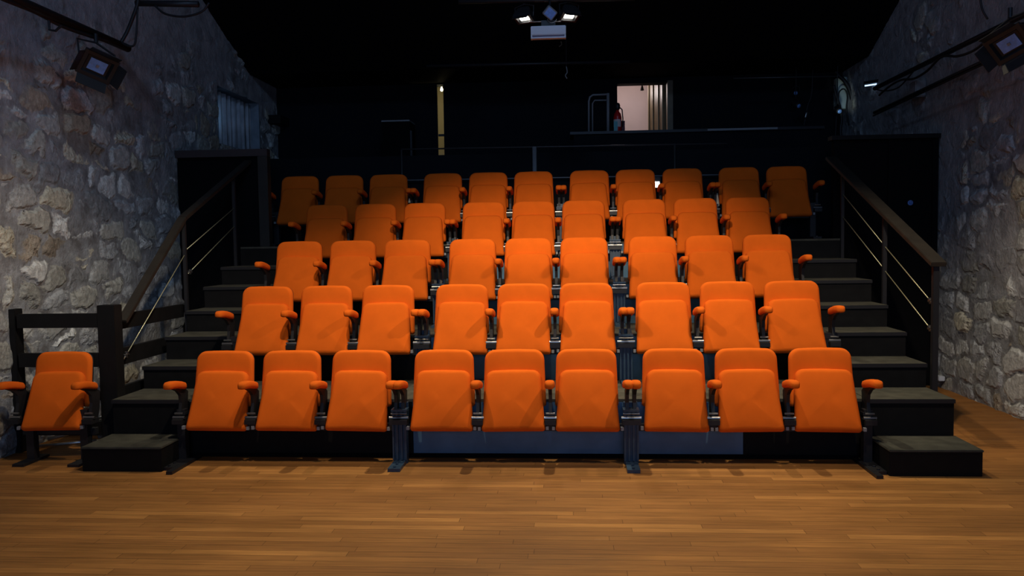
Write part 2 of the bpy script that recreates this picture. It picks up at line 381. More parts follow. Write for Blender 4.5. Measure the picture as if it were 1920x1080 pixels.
# doors
bm = B(); box(bm, DX1-.03, DX1+.05, YB-.02, YB+.22, 1.9, 3.95)
d1 = struct('door_1', bm, M_OCHRE)
a = Vector((-.15, .62, 0)).normalized(); hb = Vector((DX1-.035, YB+.2, 0)); nrm = Vector((a.y, -a.x, 0))
bm = obox(B(), hb + a*.36 + Vector((0, 0, 3.09)), a*.36, nrm*.02, Vector((0, 0, 1.18))); leaf = obj('door_leaf', bm, M_OCHRE, d1)
bm = B()
for t in (.05, .24, .48, .67): obox(bm, hb + a*t - nrm*.028 + Vector((0, 0, 3.09)), a*.014, nrm*.01, Vector((0, 0, 1.17)))
obj('door_moulding', bm, mat('pale_varnished_wood', (.28, .22, .12), .4), leaf)
tube_b = tube(B(), [hb + a*.60 - nrm*.06 + Vector((0, 0, z)) for z in (2.86, 3.28)], .012); obj('door_handle', tube_b, M_CHROME, leaf)
bm = box(B(), SX0+.004, -1.975, YB-.04, YB+.0, 1.92, 3.985); struct('door_2', bm, M_BACK)
bm = B(); box(bm, -1.975, SX1, YB+.02, YB+.06, 3.225, 3.255)
ob = obj('crash_bar', bm, M_BLK); tag(ob, 'thin dark bar across the lit narrow door gap', 'bar')

# ------------------------------------------------------------------ the tiered stand
TX0, TX1 = -2.955, 2.13
RIS = [6.12, 6.99, 7.88, 8.79]; PZ = [.447, .836, 1.23, 1.61]
names = ['lowest black and navy seating tier, directly behind the front row of seats', 'seating tier carrying the third row of orange seats', 'seating tier carrying the fourth row of orange seats', 'highest and widest seating tier, under the back row of seats']
for k in range(4):
    x0, x1 = (TX0, TX1) if k < 3 else (-3.6, 2.78)
    y0 = RIS[k]; y1 = RIS[k+1] if k < 3 else 10.3
    t = thing('seating_tier', names[k], 'platform', ((x0+x1)/2, y0, 0), group='tiers of the seating stand')
    hw = (x1-x0)/2; hd = y1-y0
    bm = B(); zb = 0 if k == 0 else 0.0
    xc = (x0+x1)/2; seam = [-hw, -1.21-xc, 1.25-xc, hw]
    for i in range(3):
        bm = B(); box(bm, seam[i]+(.0015 if i else 0), seam[i+1]-(.0015 if i < 2 else 0), .0, .02, .035 if k == 0 else PZ[k-1]-.02, PZ[k]-.022); obj('front_panel', bm, M_NAVY if i == 1 else M_STEP, t)  # outer panels black: fall-off of the light put into their colour
    obj('deck', box(B(), -hw, hw, .0, hd-.002, PZ[k]-.02, PZ[k]), M_TREAD, t)
    bm = B()
    for s_ in (-1, 1): box(bm, s_*hw-(.02 if s_ > 0 else 0), s_*hw+(.02 if s_ < 0 else 0), .021, hd-.002, .0, PZ[k]-.021)
    obj('side_panel', bm, M_STEP, t)
    obj('sole_plate', box(B(), -hw, hw, .002, .03, 0 if k == 0 else PZ[k-1]-.06, .034 if k == 0 else PZ[k-1]-.022), M_DARK, t)
# aisle stairs either side
SY = [6.12, 6.597, 6.997, 7.405, 7.79, 8.205]; SZ = [.447, .635, .836, 1.028, 1.23, 1.41]
def stairs(x0, x1, lab):
    t = thing('aisle_staircase', lab, 'stairs', ((x0+x1)/2, 6.12, 0), group='stairs beside the seating stand'); hw = (x1-x0)/2
    for k in range(6):
        ye = SY[k+1] if k < 5 else 8.785
        st = obj('step', box(B(), -hw, hw, SY[k]-6.12, ye-6.12-.003, 0, SZ[k]-.018), M_STEP, t)
        obj('tread', box(B(), -hw-.004, hw+.004, SY[k]-6.12-.012, ye-6.12-.004, SZ[k]-.0175, SZ[k]), M_TREAD, st, bevel=.004)
        obj('nosing', box(B(), -hw-.004, hw+.004, SY[k]-6.12-.016, SY[k]-6.12-.0125, SZ[k]-.03, SZ[k]-.002), M_BLK, st)
stairs(2.137, 2.746, 'black stairs with worn grey treads climbing along the right of the seats')
stairs(-3.567, -2.962, 'black stairs with worn grey treads between the left fence and the seats')
def step_box(x0, x1, yb, lab):
    t = thing('step_box', lab, 'step', ((x0+x1)/2, 5.69, 0), group='loose bottom step boxes'); hw = (x1-x0)/2
    obj('box_body', box(B(), -hw, hw, 0, yb-5.69, 0, .166), M_STEP, t, bevel=.003)
    obj('tread', box(B(), -hw-.004, hw+.004, -.008, yb-5.69, .1665, .182), M_TREAD, t, bevel=.004)
step_box(2.137, 2.746, 6.10, 'low black box step at the foot of the right stairs')
step_box(-3.567, -2.97, 6.10, 'low black box step at the foot of the left stairs by the fence post')

# ------------------------------------------------------------------ seats
def outline(wb, wt, h, rt, rb, n=7):
    """closed outline in (x, s): bottom width wb, top width wt, height h, corner radii"""
    pts = []
    def arc(cx, cs, r, a0, a1):
        for i in range(n+1):
            a_ = a0+(a1-a0)*i/n; pts.append((cx+r*math.cos(a_), cs+r*math.sin(a_)))
    arc(wb/2-rb, rb, rb, -math.pi/2, 0)
    for f in (.2, .4, .6, .8): pts.append((wb/2+(wt/2-wb/2)*f, rb+(h-rt-rb)*f))
    arc(wt/2-rt, h-rt, rt, 0, math.pi/2)
    for f in (.25, .5, .75): pts.append(((wt/2-rt)*(1-2*f), h+.004*math.sin(math.pi*f)))
    arc(-wt/2+rt, h-rt, rt, math.pi/2, math.pi)
    for f in (.2, .4, .6, .8): pts.append((-(wt/2+(wb/2-wt/2)*f), h-rt-(h-rt-rb)*f))
    arc(-wb/2+rb, rb, rb, math.pi, 1.5*math.pi)
    for f in (.25, .5, .75): pts.append((-(wb/2-rb)*(1-2*f), 0))
    return pts
def pad(wb, wt, h, rt, rb, T, er, puff, tilt, y0, z0, name, m, parent, seg=5, wob=0.0, sd=1):
    """upholstered pad: outline lofted through a rounded edge; front face towards -y, tilted back"""
    pts = outline(wb, wt, h, rt, rb); cs = h*.5; bm = B(); rings = []
    st, ct = math.sin(tilt), math.cos(tilt); rnd = random.Random(sd)
    def place(x, s, d):       # d: outwards towards the viewer
        return (x, y0 + s*st - d*ct, z0 + s*ct + d*st)
    prof = []
    for i in range(seg+1):    # back rounded edge
        a_ = math.pi/2*i/seg; prof.append((er*.5*(1-math.sin(a_)), -T/2+er*.5*(1-math.cos(a_))))
    for i in range(1, seg+1): # front rounded edge
        a_ = math.pi/2*i/seg; prof.append((er*(1-math.cos(a_)), T/2-er+er*math.sin(a_)))
    for ins, dd in prof:
        rings.append((ins, dd, 1))
    ext = [(.75, .45), (.5, .75), (.25, .94)]
    allr = []
    for ins, dd, _ in rings:
        ring = []
        for (x, s) in pts:
            L_ = math.hypot(x, s-cs); k = 1-ins/max(L_, .01)
            ring.append(bm.verts.new(place(x*k, cs+(s-cs)*k, dd)))
        allr.append(ring)
    ins0 = prof[-1][0]
    for sc, pf in ext:
        ring = []
        for (x, s) in pts:
            L_ = math.hypot(x, s-cs); k = (1-ins0/max(L_, .01))*sc
            w_ = wob*math.sin(9*x+sd)*math.sin(11*s+2*sd)
            ring.append(bm.verts.new(place(x*k, cs+(s-cs)*k, prof[-1][1]+puff*pf+w_)))
        allr.append(ring)
    n = len(pts)
    for i in range(len(allr)-1):
        for k in range(n): bm.faces.new((allr[i][k], allr[i][(k+1) % n], allr[i+1][(k+1) % n], allr[i+1][k]))
    c = bm.verts.new(place(0, cs, prof[-1][1]+puff))
    for k in range(n): bm.faces.new((allr[-1][k], allr[-1][(k+1) % n], c))
    bm.faces.new(allr[0][::-1])
    return obj(name, bm, m, parent, smooth=True)

def add_arm(t, x, side=0):
    """armrest: orange pad dipping to the rear, on a black bracket that runs down to the hinge"""
    bm = B(); n = 12; rings = []; secs = []
    cl = [(-.402, .604), (-.394, .606), (-.37, .608), (-.32, .606), (-.26, .598), (-.20, .585), (-.15, .572), (-.13, .566), (-.122, .563)]
    sc = [.35, .75, .97, 1, 1, 1, .95, .7, .3]
    for (y, z), s_ in zip(cl, sc):
        ring = []
        for k in range(16):
            a_ = 2*math.pi*k/16; c_, s2 = math.cos(a_), math.sin(a_)
            e_ = .62; ring.append(bm.verts.new((x + .0355*s_*math.copysign(abs(c_)**e_, c_), y, z + (.031 if s2 > 0 else .027)*s_*math.copysign(abs(s2)**e_, s2))))
        rings.append(ring)
    for i in range(len(rings)-1):
        for k in range(16): bm.faces.new((rings[i][k], rings[i][(k+1) % 16], rings[i+1][(k+1) % 16], rings[i+1][k]))
    bm.faces.new(rings[0][::-1]); bm.faces.new(rings[-1])
    p = obj('armrest', bm, M_FAB, t, smooth=True)
    bm = B()
    # side plate: curved arm support
    prof = [(-.335, .585), (-.13, .552), (-.085, .52), (-.10, .40), (-.13, .30), (-.22, .30), (-.215, .36), (-.19, .45), (-.20, .51), (-.25, .55)]
    for s_ in (-1, 1):
        pass
    a_ = [bm.verts.new((x-.012, y, z)) for y, z in prof]; b_ = [bm.verts.new((x+.012, y, z)) for y, z in prof]
    bm.faces.new(a_); bm.faces.new(b_[::-1])
    for i in range(len(prof)):
        j = (i+1) % len(prof); bm.faces.new((a_[i], b_[i], b_[j], a_[j]))
    br = obj('armrest_bracket', bm, M_PLAS, p)
    bm = B(); lathe(bm, (x-.045, -.225, .345), (1, 0, 0), [(0, .012), (.09, .012)], 10)
    lathe(bm, (x-.032, -.222, .375), (1, 0, 0), [(0, .008), (.064, .008)], 8)
    obj('hinge_pin', bm, M_CHROME, br)
    bm = B(); box(bm, x-.04, x+.04, -.26, -.16, .30, .335); obj('hinge_block', bm, M_PLAS, br)

def make_seat(kind, sd):
    """kind: which armrests it carries, 'L' left shared, 'LE' left end, + 'RE' right end"""
    t = thing('theatre_seat', '', 'seat')
    b_ = pad(.468, .446, .422, .078, .02, .05, .03, .005, math.radians(10), -.105, .405, 'backrest', M_FAB, t, sd=sd)
    pad(.45, .43, .41, .07, .02, .02, .008, .001, math.radians(10), -.069, .41, 'back_shell', M_PLAS, b_)
    c_ = pad(.464, .408, .452, .062, .022, .062, .038, .006, math.radians(21), -.250, .252, 'seat_cushion', M_FAB, t, wob=.0022, sd=sd)
    pad(.42, .38, .40, .05, .02, .02, .008, .001, math.radians(21), -.207, .262, 'seat_pan', M_PLAS, c_)
    for s_ in (-1, 1): obj('hinge_tab', box(B(), s_*.247-.010, s_*.247+.010, -.262, -.235, .262, .286), M_GREY, c_)
    add_arm(t, -.292 if 'LE' in kind else -.265)
    if 'RE' in kind: add_arm(t, .292)
    return t
protos = {}
rowname = ['front row', 'second row from the front', 'third row from the front', 'fourth row from the front', 'back row']
ordn = ['first', 'second', 'third', 'fourth', 'fifth', 'sixth', 'seventh', 'eighth', 'ninth', 'tenth', 'eleventh']
O_ = [-2.656, -2.634, -2.634, -2.623, -3.181]; D_ = [6.158, 7.023, 7.915, 8.830, 9.645]; PZR = [0, .458, .835, 1.221, 1.603]
PZR = [0]+PZ
def seat_x(r, i): return O_[r] + i*.53 + (i//3)*.107
desc = {0: 'orange', 1: 'orange', 2: 'bright orange', 3: 'bright orange', 4: 'dim orange'}
for r in range(5):
    nseat = 11 if r == 4 else 9
    for i in range(nseat):
        e = i % 3; last = (e == 2 or i == nseat-1)
        kind = ('LE' if e == 0 else 'L') + ('RE' if last else '')
        var = (r*3+i*5) % 3
        key = (kind, var)
        if key not in protos:
            protos[key] = make_seat(kind, 1+var); o = protos[key]
        else: o = copy_tree(protos[key])
        o.location = (seat_x(r, i), D_[r], PZR[r]); o.name = 'theatre_seat'
        if nseat == 9 and i == 4: pos = 'middle seat'
        elif i < nseat//2+ (1 if nseat == 11 else 0): pos = ordn[i] + ' from the left'
        else: pos = (ordn[nseat-1-i] + ' from the right') if i < nseat-1 else 'rightmost seat'
        if i == 0: pos = 'leftmost seat'
        blk = ['left', 'middle', 'right', 'far right'][i//3] + ' block'
        sh = ''
        if r == 4 and i < 3: sh = ' in deep shade'
        if r == 4 and i > 8: sh = ' in deep shade'
        o['label'] = f'{desc[r]} folded theatre seat{sh}, {pos} of the {rowname[r]}'
        o['group'] = 'orange folding seats on the tiered stand'
        # upholstery sits a little differently on every seat
        rr = random.Random(r*20+i)
        for ch in o.children:
            if ch.name.startswith('seat_cushion'): ch.rotation_euler = (0, math.radians(rr.uniform(-.9, .9)), math.radians(rr.uniform(-.8, .8)))
            if ch.name.startswith('backrest'): ch.rotation_euler = (0, math.radians(rr.uniform(-.4, .4)), 0)
# row frames: beam with grooved pedestals and foot plates
for r in range(5):
    nseat = 11 if r == 4 else 9
    t = thing('seat_row_frame', f'dark steel beam and grooved pedestals under the seats of the {rowname[r]}', 'seat frame', (0, D_[r], PZR[r]), group='steel frames under the seat rows')
    x0 = seat_x(r, 0)-.27; x1 = seat_x(r, nseat-1)+.27
    if r == 0: ped = [x0-.02, x1+.02]
    else: ped = [x0+.02, x1-.02]
    for g in range((nseat-1)//3):
        if g*3+3 < nseat: ped.append((seat_x(r, g*3+2)+seat_x(r, g*3+3))/2)
    obj('beam', box(B(), x0, x1, -.16, -.11, .235, .285), M_BLK, t)
    for q, px in enumerate(ped):
        end = q < 2; hw = .03 if end else .052
        bm = box(B(), px-hw, px+hw, -.20, -.14, 0.0, .40)
        if not end:
            for dx in (-.046, -.016, .016, .046): box(bm, px+dx-.006, px+dx+.006, -.222, -.2, .03, .39)
            box(bm, px-.058, px+.058, -.228, -.13, .39, .405)
        pd = obj('pedestal', bm, M_NAVY2 if not end else M_BLK, t)
        bm = box(B(), px-.045, px+.045, -.435 if r == 0 else -.38, -.14, 0.0005, .024)
        for yy in (-.40 if r == 0 else -.35, -.32): lathe(bm, (px, yy, .024), (0, 0, 1), [(0, .011), (.009, .011)], 6)
        obj('foot_plate', bm, M_NAVY2 if not end else M_BLK, pd)
        if not end:
            obj('pedestal_cap', box(B(), px-.05, px+.05, -.13, -.09, .28, .44), M_NAVY2, pd)
        else: obj('pedestal_strip', box(B(), px-.036, px+.036, -.205, -.135, .36, .38), M_CHROME if 0 else M_BLK, pd)

# lone seat by the fence
t = make_seat('LERE', 9); t.location = (-3.941, 6.158, 0)
t['label'] = 'dark orange folded seat standing alone in front of the black fence'
for ch in t.children:
    if ch.name.startswith('seat_cushion'): ch.rotation_euler = (0, math.radians(-.8), math.radians(1))
bm = B()
box(bm, -.225, -.165, -.21, -.15, .02, .40)
obj('leg', bm, M_BLK, t)
obj('leg', box(B(), .205, .265, -.21, -.15, .02, .40), M_BLK, t)
bm = box(B(), -.24, -.15, -.36, -.05, .001, .02); obj('foot', bm, M_BLK, t)
bm = box(B(), .19, .28, -.36, -.05, .001, .02); obj('foot', bm, M_BLK, t)
obj('crossbar', box(B(), -.28, .30, -.165, -.12, .20, .25), M_BLK, t)

# ------------------------------------------------------------------ fence on the left
FX, FY = -3.638, 6.25
t = thing('wooden_fence', 'black wooden fence with flat rails behind the lone orange seat', 'fence', (FX, FY, 0))
obj('post', box(B(), -.07, .07, -.06, .06, 0, 1.175), M_WOODBLK, t, bevel=.004)
obj('post', box(B(), XL-FX+.0, XL-FX+.06, -.05, .05, 0, 1.15), M_WOODBLK, t, bevel=.004)
for z0, z1 in ((1.0, 1.112), (.69, .80), (.425, .49), (.145, .255)):
    obj('rail', box(B(), XL-FX+.08, -.071, -.055, -.02, z0, z1), M_WOODBLK, t)
for z0, z1 in ((.965, 1.085), (.675, .81), (.38, .50)):
    obj('side_rail', box(B(), -.035, 0.0, .061, 1.25, z0, z1), M_WOODBLK, t)

# ------------------------------------------------------------------ handrails with wire cables
def handrail(name, lab, X, rail_pts, posts, cables, bw=.115, side=1):
    t = thing(name, lab, 'handrail', (X, posts[0][0], 0), group='handrails beside the stairs'); Y0 = posts[0][0]
    for i in range(len(rail_pts)-1):
        a, b = rail_pts[i], rail_pts[i+1]
        obj('rail_board', board(B(), (0, a[0]-Y0, a[1]), (0, b[0]-Y0, b[1]), bw, .036), M_RAILW, t, bevel=.004)
    for (y, z0, z1, r) in posts:
        obj('post', box(B(), -r, r, y-Y0-r, y-Y0+r, z0, z1), M_BLK, t, bevel=.003)
    for (p, q, fer) in cables:
        pp = Vector((0, p[0]-Y0, p[1])); qq = Vector((0, q[0]-Y0, q[1])); d = (qq-pp).normalized()
        cb = obj('cable', tube(B(), [pp, qq], .0042, 6), M_CABLE, t, smooth=True)
        if fer:
            bm = B(); e = pp
            lathe(bm, e+d*.01, d, [(0, .006), (.012, .011), (.05, .011), (.06, .006)], 8)
            lathe(bm, e-d*.03, d, [(0, .004), (.04, .004)], 6)
            for k in (0, 1): obox(bm, e+d*(.03+.03*k)+Vector((0, 0, .0)), Vector((.013, 0, 0)), d*.006, d.cross(Vector((1, 0, 0)))*.016)
            obj('turnbuckle', bm, M_CHROME, cb)
    return t
handrail('handrail', 'brown topped handrail with steel wires beside the right stairs', 2.79,
    [(6.50, 1.405), (9.15, 2.47)],
    [(6.56, 0, 1.40, .022), (7.60, 0, 1.82, .018), (8.76, 0, 2.29, .016)],
    [((6.60, 1.10), (7.58, 1.53), 1), ((6.60, .885), (7.575, 1.315), 1), ((7.62, 1.55), (8.74, 2.06), 0), ((7.62, 1.34), (8.74, 1.83), 0)])
handrail('handrail', 'brown topped handrail with steel wires rising from the fence post on the left', -3.585,
    [(6.33, 1.03), (7.43, 1.885), (9.05, 2.56)],
    [(7.45, 0, 1.86, .016), (8.62, 0, 2.35, .016)],
    [((6.34, .735), (7.44, 1.545), 1), ((7.47, 1.59), (8.6, 2.02), 0), ((7.50, 1.37), (8.6, 1.83), 1)], bw=.08)

# ------------------------------------------------------------------ dark enclosures flanking the stand
bm = B(); box(bm, 2.83, XR-.03, 9.2, 9.26, 0, 2.66)
for x_ in (2.83, 3.40, XR-.09): box(bm, x_, x_+.06, 9.18, 9.2, 0, 2.66)
t = tag(obj('black_partition', bm, M_DARK), 'tall matt black partition between right stairs and right stone wall', 'partition')
tag(obj('partition_cap', box(B(), 2.80, XR-.02, 9.15, 9.3, 2.665, 2.71), M_WOODBLK), 'black ledge board on top of the right partition', 'board')
bm = B(); lathe(bm, (3.631, 9.178, 1.98), (0, -1, 0), [(0, .028), (.006, .028), (.007, .019), (.0025, .018), (.0025, .012), (.012, .010)], 18)
tag(obj('round_plate', bm, M_BLUEM, smooth=False), 'small round blue plate on the black right partition', 'sign')
t = thing('door_portal', 'black doorway with brown lintel at the head of the left stairs', 'doorway', (-3.9, 9.1, 0))
obj('lintel', box(B(), XL-(-3.9)+.02, .53, -.05, .05, 2.62, 2.70), mat('dark_brown_wood', (.045, .03, .028), .6), t)
obj('jamb', box(B(), .42, .53, -.05, .05, 1.612, 2.618), M_RAILW, t)
obj('infill', box(box(B(), XL-(-3.9)+.02, .294, .0, .04, 0, 2.618), .2941, .415, .0, .04, 1.612, 2.618), M_DARK, t)
# timber struts left of the back row (against the stone)
for zz, lab in ((3.42, 'upper short black timber stub on the left wall corner'), (2.62, 'middle short black timber stub beside the doorway portal'), (2.1, 'lower short black timber stub behind the back row')):
    tag(obj('timber_stub', box(B(), XL+.0, XL+.20, 12.0, 12.399, zz, zz+.12), M_WOODBLK), lab, 'timber')

# ------------------------------------------------------------------ back: parapet, rail, control desk
struct('floor_control', box(B(), -4.4, 3.9, 10.42, YB-.002, 1.78, 1.9), M_STEP)
bm = B(); box(bm, -4.3, 3.85, 10.32, 10.40, 1.61, 2.72)
for x_ in (-.14, .0): box(bm, x_, x_+.02, 10.31, 10.32, 1.61, 2.72)
struct('trim_1', bm, M_BACK)
t = thing('guard_rail', 'thin steel guard rail behind the back row of seats', 'railing', (0, 10.26, 1.61))
M_RAIL = mat('dim_steel', (.10, .10, .10), .45, metal=.6)
obj('top_rail', tube(B(), [(-2.1, 0, 1.185), (1.9, 0, 1.165)], .010), M_RAIL, t, smooth=True)
obj('lower_rail', tube(B(), [(-2.1, 0, .80), (1.9, 0, .79)], .008), M_GREY, t, smooth=True)
for px, r_ in ((-2.1, .010), (-.44, .027), (1.27, .012)): obj('post', tube(B(), [(px, 0, 0), (px, 0, 1.18)], r_, 10), M_GREY if r_ > .02 else M_RAIL, t, smooth=True)
t = thing('control_desk', 'dark counter under the lit doorway at the back', 'counter', (1.7, 11.4, 1.9))
obj('desk_top', box(B(), -1.7, 1.6, -.3, .3, 1.135, 1.17), M_BLK, t)
obj('desk_front', box(B(), -1.65, 1.55, -.26, -.22, 0, 1.134), M_BACK, t)
obj('desk_edge', box(B(), .1, 1.0, -.315, -.301, 1.14, 1.165), M_GREY, t)
ZD = 3.07
# tube frame on the desk
bm = B(); Y_ = 11.35
def at(px, py, Y):   # pixel on the plane y=Y
    d_ = F0*FPX + R2*(px-960) - U2*(py-540); k = Y/d_.y; return Vector((d_.x*k, Y, CH+d_.z*k))
tf = thing('tube_trolley', 'bent steel tube frame standing on the dark counter left of the doorway', 'trolley', at(1122, 240, Y_))
base = tf.location.copy()
def loc_(px, py, dy=0): v = at(px, py, Y_+dy); return v-base
dz_ = Vector((0, 0, ZD-base.z+.006))
obj('tube_frame', tube(B(), [loc_(1104, 240)+dz_, loc_(1104, 190), loc_(1106, 182), loc_(1112, 178), loc_(1139, 177)], .013), M_GREY, tf, smooth=True)
obj('tube_frame', tube(B(), [loc_(1111, 240, .1)+dz_, loc_(1111, 194, .1), loc_(1115, 188, .1), loc_(1137, 188, .1)], .010), M_GREY, tf, smooth=True)
obj('upright', tube(B(), [loc_(1140, 240)+dz_, loc_(1140, 175)], .020), M_GREY, tf, smooth=True)
# fire extinguisher
ex = at(1158, 240, 11.5); t = thing('fire_extinguisher', 'red fire extinguisher with black head on the counter before the lit doorway', 'fire extinguisher', (ex.x, 11.5, ZD+.001))
zz = ex.z-ZD
lathe_b = lathe(B(), (0, 0, 0), (0, 0, 1), [(0, .05), (.01, .056), (.23, .056), (.28, .045), (.31, .022), (.33, .02)], 20); obj('cylinder', lathe_b, M_RED, t, smooth=True)
bm = lathe(B(), (0, 0, .33), (0, 0, 1), [(0, .02), (.02, .034), (.06, .038), (.09, .028), (.10, .01)], 14); hd = obj('head', bm, M_PLAS, t, smooth=True)
obj('hose', tube(B(), [(.02, -.03, .37), (.06, -.04, .33), (.07, -.05, .2), (.065, -.055, .1)], .008), M_RUB, hd, smooth=True)
bm = B(); 
for k in range(8):
    a0, a1 = [math.radians(-165+i*15) for i in (k, k+1)]
    bm.faces.new([bm.verts.new((.0575*math.cos(a), .0575*math.sin(a), z)) for a, z in ((a0, .10), (a1, .10), (a1, .2), (a0, .2))])
obj('label_sticker', bm, M_PINK, t)
v = at(1155, 222, 11.42)
tag(obj('teal_card', box(B(), v.x-.03, v.x+.02, 11.41, 11.415, ZD+.002, ZD+.17), M_TEAL), 'small teal card standing beside the fire extinguisher', 'card')
v = at(1164, 240, 11.62)
tag(obj('mottled_carton', box(B(), v.x-.03, v.x+.055, 11.6, 11.68, ZD+.002, ZD+.20), M_PURP), 'small dark red mottled carton right behind the fire extinguisher', 'box')
# pendant hook in the doorway
v = at(1204, 157, 12.9)
tag(obj('hanging_switch', lathe(tube(B(), [(v.x, 12.9, 4.29), (v.x, 12.9, v.z-.02)], .006), (v.x, 12.9, v.z-.02), (0, 0, -1), [(0, .008), (.02, .014), (.08, .03), (.085, .01)], 10), M_PLAS), 'small dark pull hanging in the lit doorway', 'pull switch')
# frames on the left of the slit
v0, v1 = at(716, 226, 11.6), at(768, 226, 11.6)
t = thing('equipment_rack', 'faint black rack with pale top edge left of the narrow lit gap', 'rack', (v0.x, 11.6, 1.9))
W_ = v1.x-v0.x; H_ = v0.z-1.9
obj('rack_body', box(B(), 0, W_, 0, .4, 0, H_-.02), M_DARK, t); obj('rack_top', box(B(), -.005, W_, -.01, .4, H_-.019, H_), M_GREY, t)
obj('rack_upright', box(B(), W_+.003, W_+.03, -.01, .02, 0, H_-.15), M_BLK, t)
# marker light between two back seats
v = at(1235, 343, 10.0)
t = thing('marker_light', 'small bright white light between two seats of the back row', 'light', (v.x, 10.29, 0)); 
obj('housing', box(B(), -.05, .05, -.04, .02, v.z-.04, v.z+.09), M_PLAS, t)
obj('lens', box(B(), -.035, .035, -.052, -.041, v.z-.035, v.z+.03), M_MARK, t, bevel=.008)
# small cream slivers at the back row
for (px, py, w_, h_, lab) in ((768, 376, .012, .05, 'small cream paper slip behind the left end of the back row'), (1345, 374, .016, .14, 'tall cream paper slip beside the far right pair of back seats')):
    v = at(px, py, 9.5)
    bm = B(); f = [bm.verts.new((v.x+a, 9.5+c_*.001, v.z+b)) for c_ in (0, 1) for a, b in ((-w_*1.4, -h_/2), (w_*1.4, -h_/2), (w_*.3, h_/2), (-w_*.5, h_/2))]
    for q in ((0, 1, 2, 3), (7, 6, 5, 4), (0, 4, 5, 1), (1, 5, 6, 2), (2, 6, 7, 3), (3, 7, 4, 0)): bm.faces.new([f[i] for i in q])
    tag(obj('paper_slip', bm, M_SLIVER), lab, 'paper')

# equipment cluster at the back right
v = at(1590, 172, 12.3)
tag(obj('wall_cabinet', box(B(), at(1566, 172, 12.3).x, at(1605, 172, 12.3).x, 12.2, 12.38, at(1590, 205, 12.3).z, at(1590, 146, 12.3).z), M_PALEG, bevel=.01), 'pale green cabinet behind the dark hoses at the back right', 'cabinet')
tag(obj('wall_box', box(B(), at(1617, 172, 12.2).x, at(1632, 172, 12.2).x, 12.18, 12.38, at(1590, 225, 12.2).z, at(1590, 172, 12.2).z), M_GREY, bevel=.01), 'narrow grey box right of the pale green cabinet', 'box')
def cablep(lab, pts, r, name='hanging_cable', m=M_RUB, grp=None):
    o = obj(name, tube(B(), pts, r, 8), m, smooth=True); tag(o, lab, 'cable', grp); return o
def pixpath(l, Y): return [at(x, y, Y+dy) for x, y, dy in l]
def smoothp(pts, n=5):
    out = []
    P = [pts[0]]+list(pts)+[pts[-1]]
    for i in range(1, len(P)-2):
        for k in range(n):
            t_ = k/n; a, b, c, d_ = P[i-1], P[i], P[i+1], P[i+2]
            out.append(.5*((2*b)+(-a+c)*t_+(2*a-5*b+4*c-d_)*t_*t_+(-a+3*b-3*c+d_)*t_**3))
    out.append(P[-2]); return out
cablep('thick black hose arching over the pale green cabinet', smoothp(pixpath([(1566, 134, 0), (1574, 143, 0), (1582, 150, 0), (1592, 166, 0), (1600, 195, .02), (1608, 218, .05), (1612, 240, .05)], 12.05)), .028)
cablep('thin black cable looping across the pale green cabinet', smoothp(pixpath([(1566, 262, 0), (1568, 225, 0), (1571, 190, 0), (1574, 172, 0), (1583, 167, 0), (1589, 180, 0), (1587, 205, 0), (1592, 235, 0)], 12.1)), .010)
cablep('black hose running down the left edge of the pale green cabinet', smoothp(pixpath([(1563, 160, 0), (1568, 180, 0), (1574, 200, 0), (1578, 225, 0), (1576, 240, 0), (1577, 262, 0)], 12.0)), .022)
cablep('black cable hanging across the narrow grey box', smoothp(pixpath([(1606, 132, .02), (1609, 160, 0), (1612, 188, 0), (1622, 196, 0), (1632, 192, 0), (1638, 180, 0)], 12.05)), .009)
lamp('shelf_lamp', 'SPOT', tuple(at(1580, 240, 11.3)), tuple(at(1586, 176, 12.2)), 5, (.85, 1, .97), .03, 26, .5)  # added fill light for the cabinet, no lamp hangs here
def stage_lamp_small(px, py, Y, s, lab, ang):
    v = at(px, py, Y); t = thing('hanging_lamp', lab, 'lamp', v, ang)
    obj('can', lathe(B(), (0, 0, 0), (0, -1, -.5), [(-.12*s, .05*s), (-.1*s, .07*s), (.1*s, .08*s), (.12*s, .07*s)], 14), M_PLAS, t, smooth=True)
    obj('lens', lathe(B(), (0, -.112*s, -.056*s), (0, -1, -.5), [(0, .055*s), (.006, .05*s)], 14), M_LENS, t, smooth=True)
    obj('yoke', tube(B(), [(-.09*s, 0, 0), (-.09*s, 0, .12*s), (0, 0, .16*s), (.09*s, 0, .12*s), (.09*s, 0, 0)], .008*s), M_BLK, t)
    obj('drop_rod', tube(B(), [(0, 0, .16*s), (0, 0, 3.995-v.z)], .006), M_BLK, t)
stage_lamp_small(1492, 196, 11.9, .55, 'small black lamp with pale lens hanging left of the hoses', .5)
stage_lamp_small(1493, 172, 12.1, .5, 'small black lamp hung topmost in the dark tangle at the back right', -.4)
stage_lamp_small(1570, 206, 11.9, .55, 'small black lamp with pale lens below the pale green cabinet', .2)
cablep('slack grey cable hanging among the lamps at the back right', smoothp(pixpath([(1524, 128, 0), (1523, 158, 0), (1521, 180, 0), (1514, 200, 0), (1511, 218, 0), (1507, 236, 0)], 11.9)), .008)
tag(obj('steel_connector', lathe(B(), at(1511, 216, 11.9), (.25, 0, 1), [(-.05, .01), (-.03, .02), (.03, .02), (.05, .012)], 10), M_CHROME, smooth=True), 'shiny connector at the end of the slack grey cable', 'connector')
# pipes high at the back
cablep('thin pipe running under the ceiling above the lamps at the back right', [at(1375, 147, 11.6), at(1570, 143, 11.6)], .008, 'ceiling_pipe', M_RAIL)
cablep('dark pipe running under the ceiling at the centre back', [at(800, 124, 11.2), at(1180, 116, 11.2)], .022, 'ceiling_pipe', M_BLK)
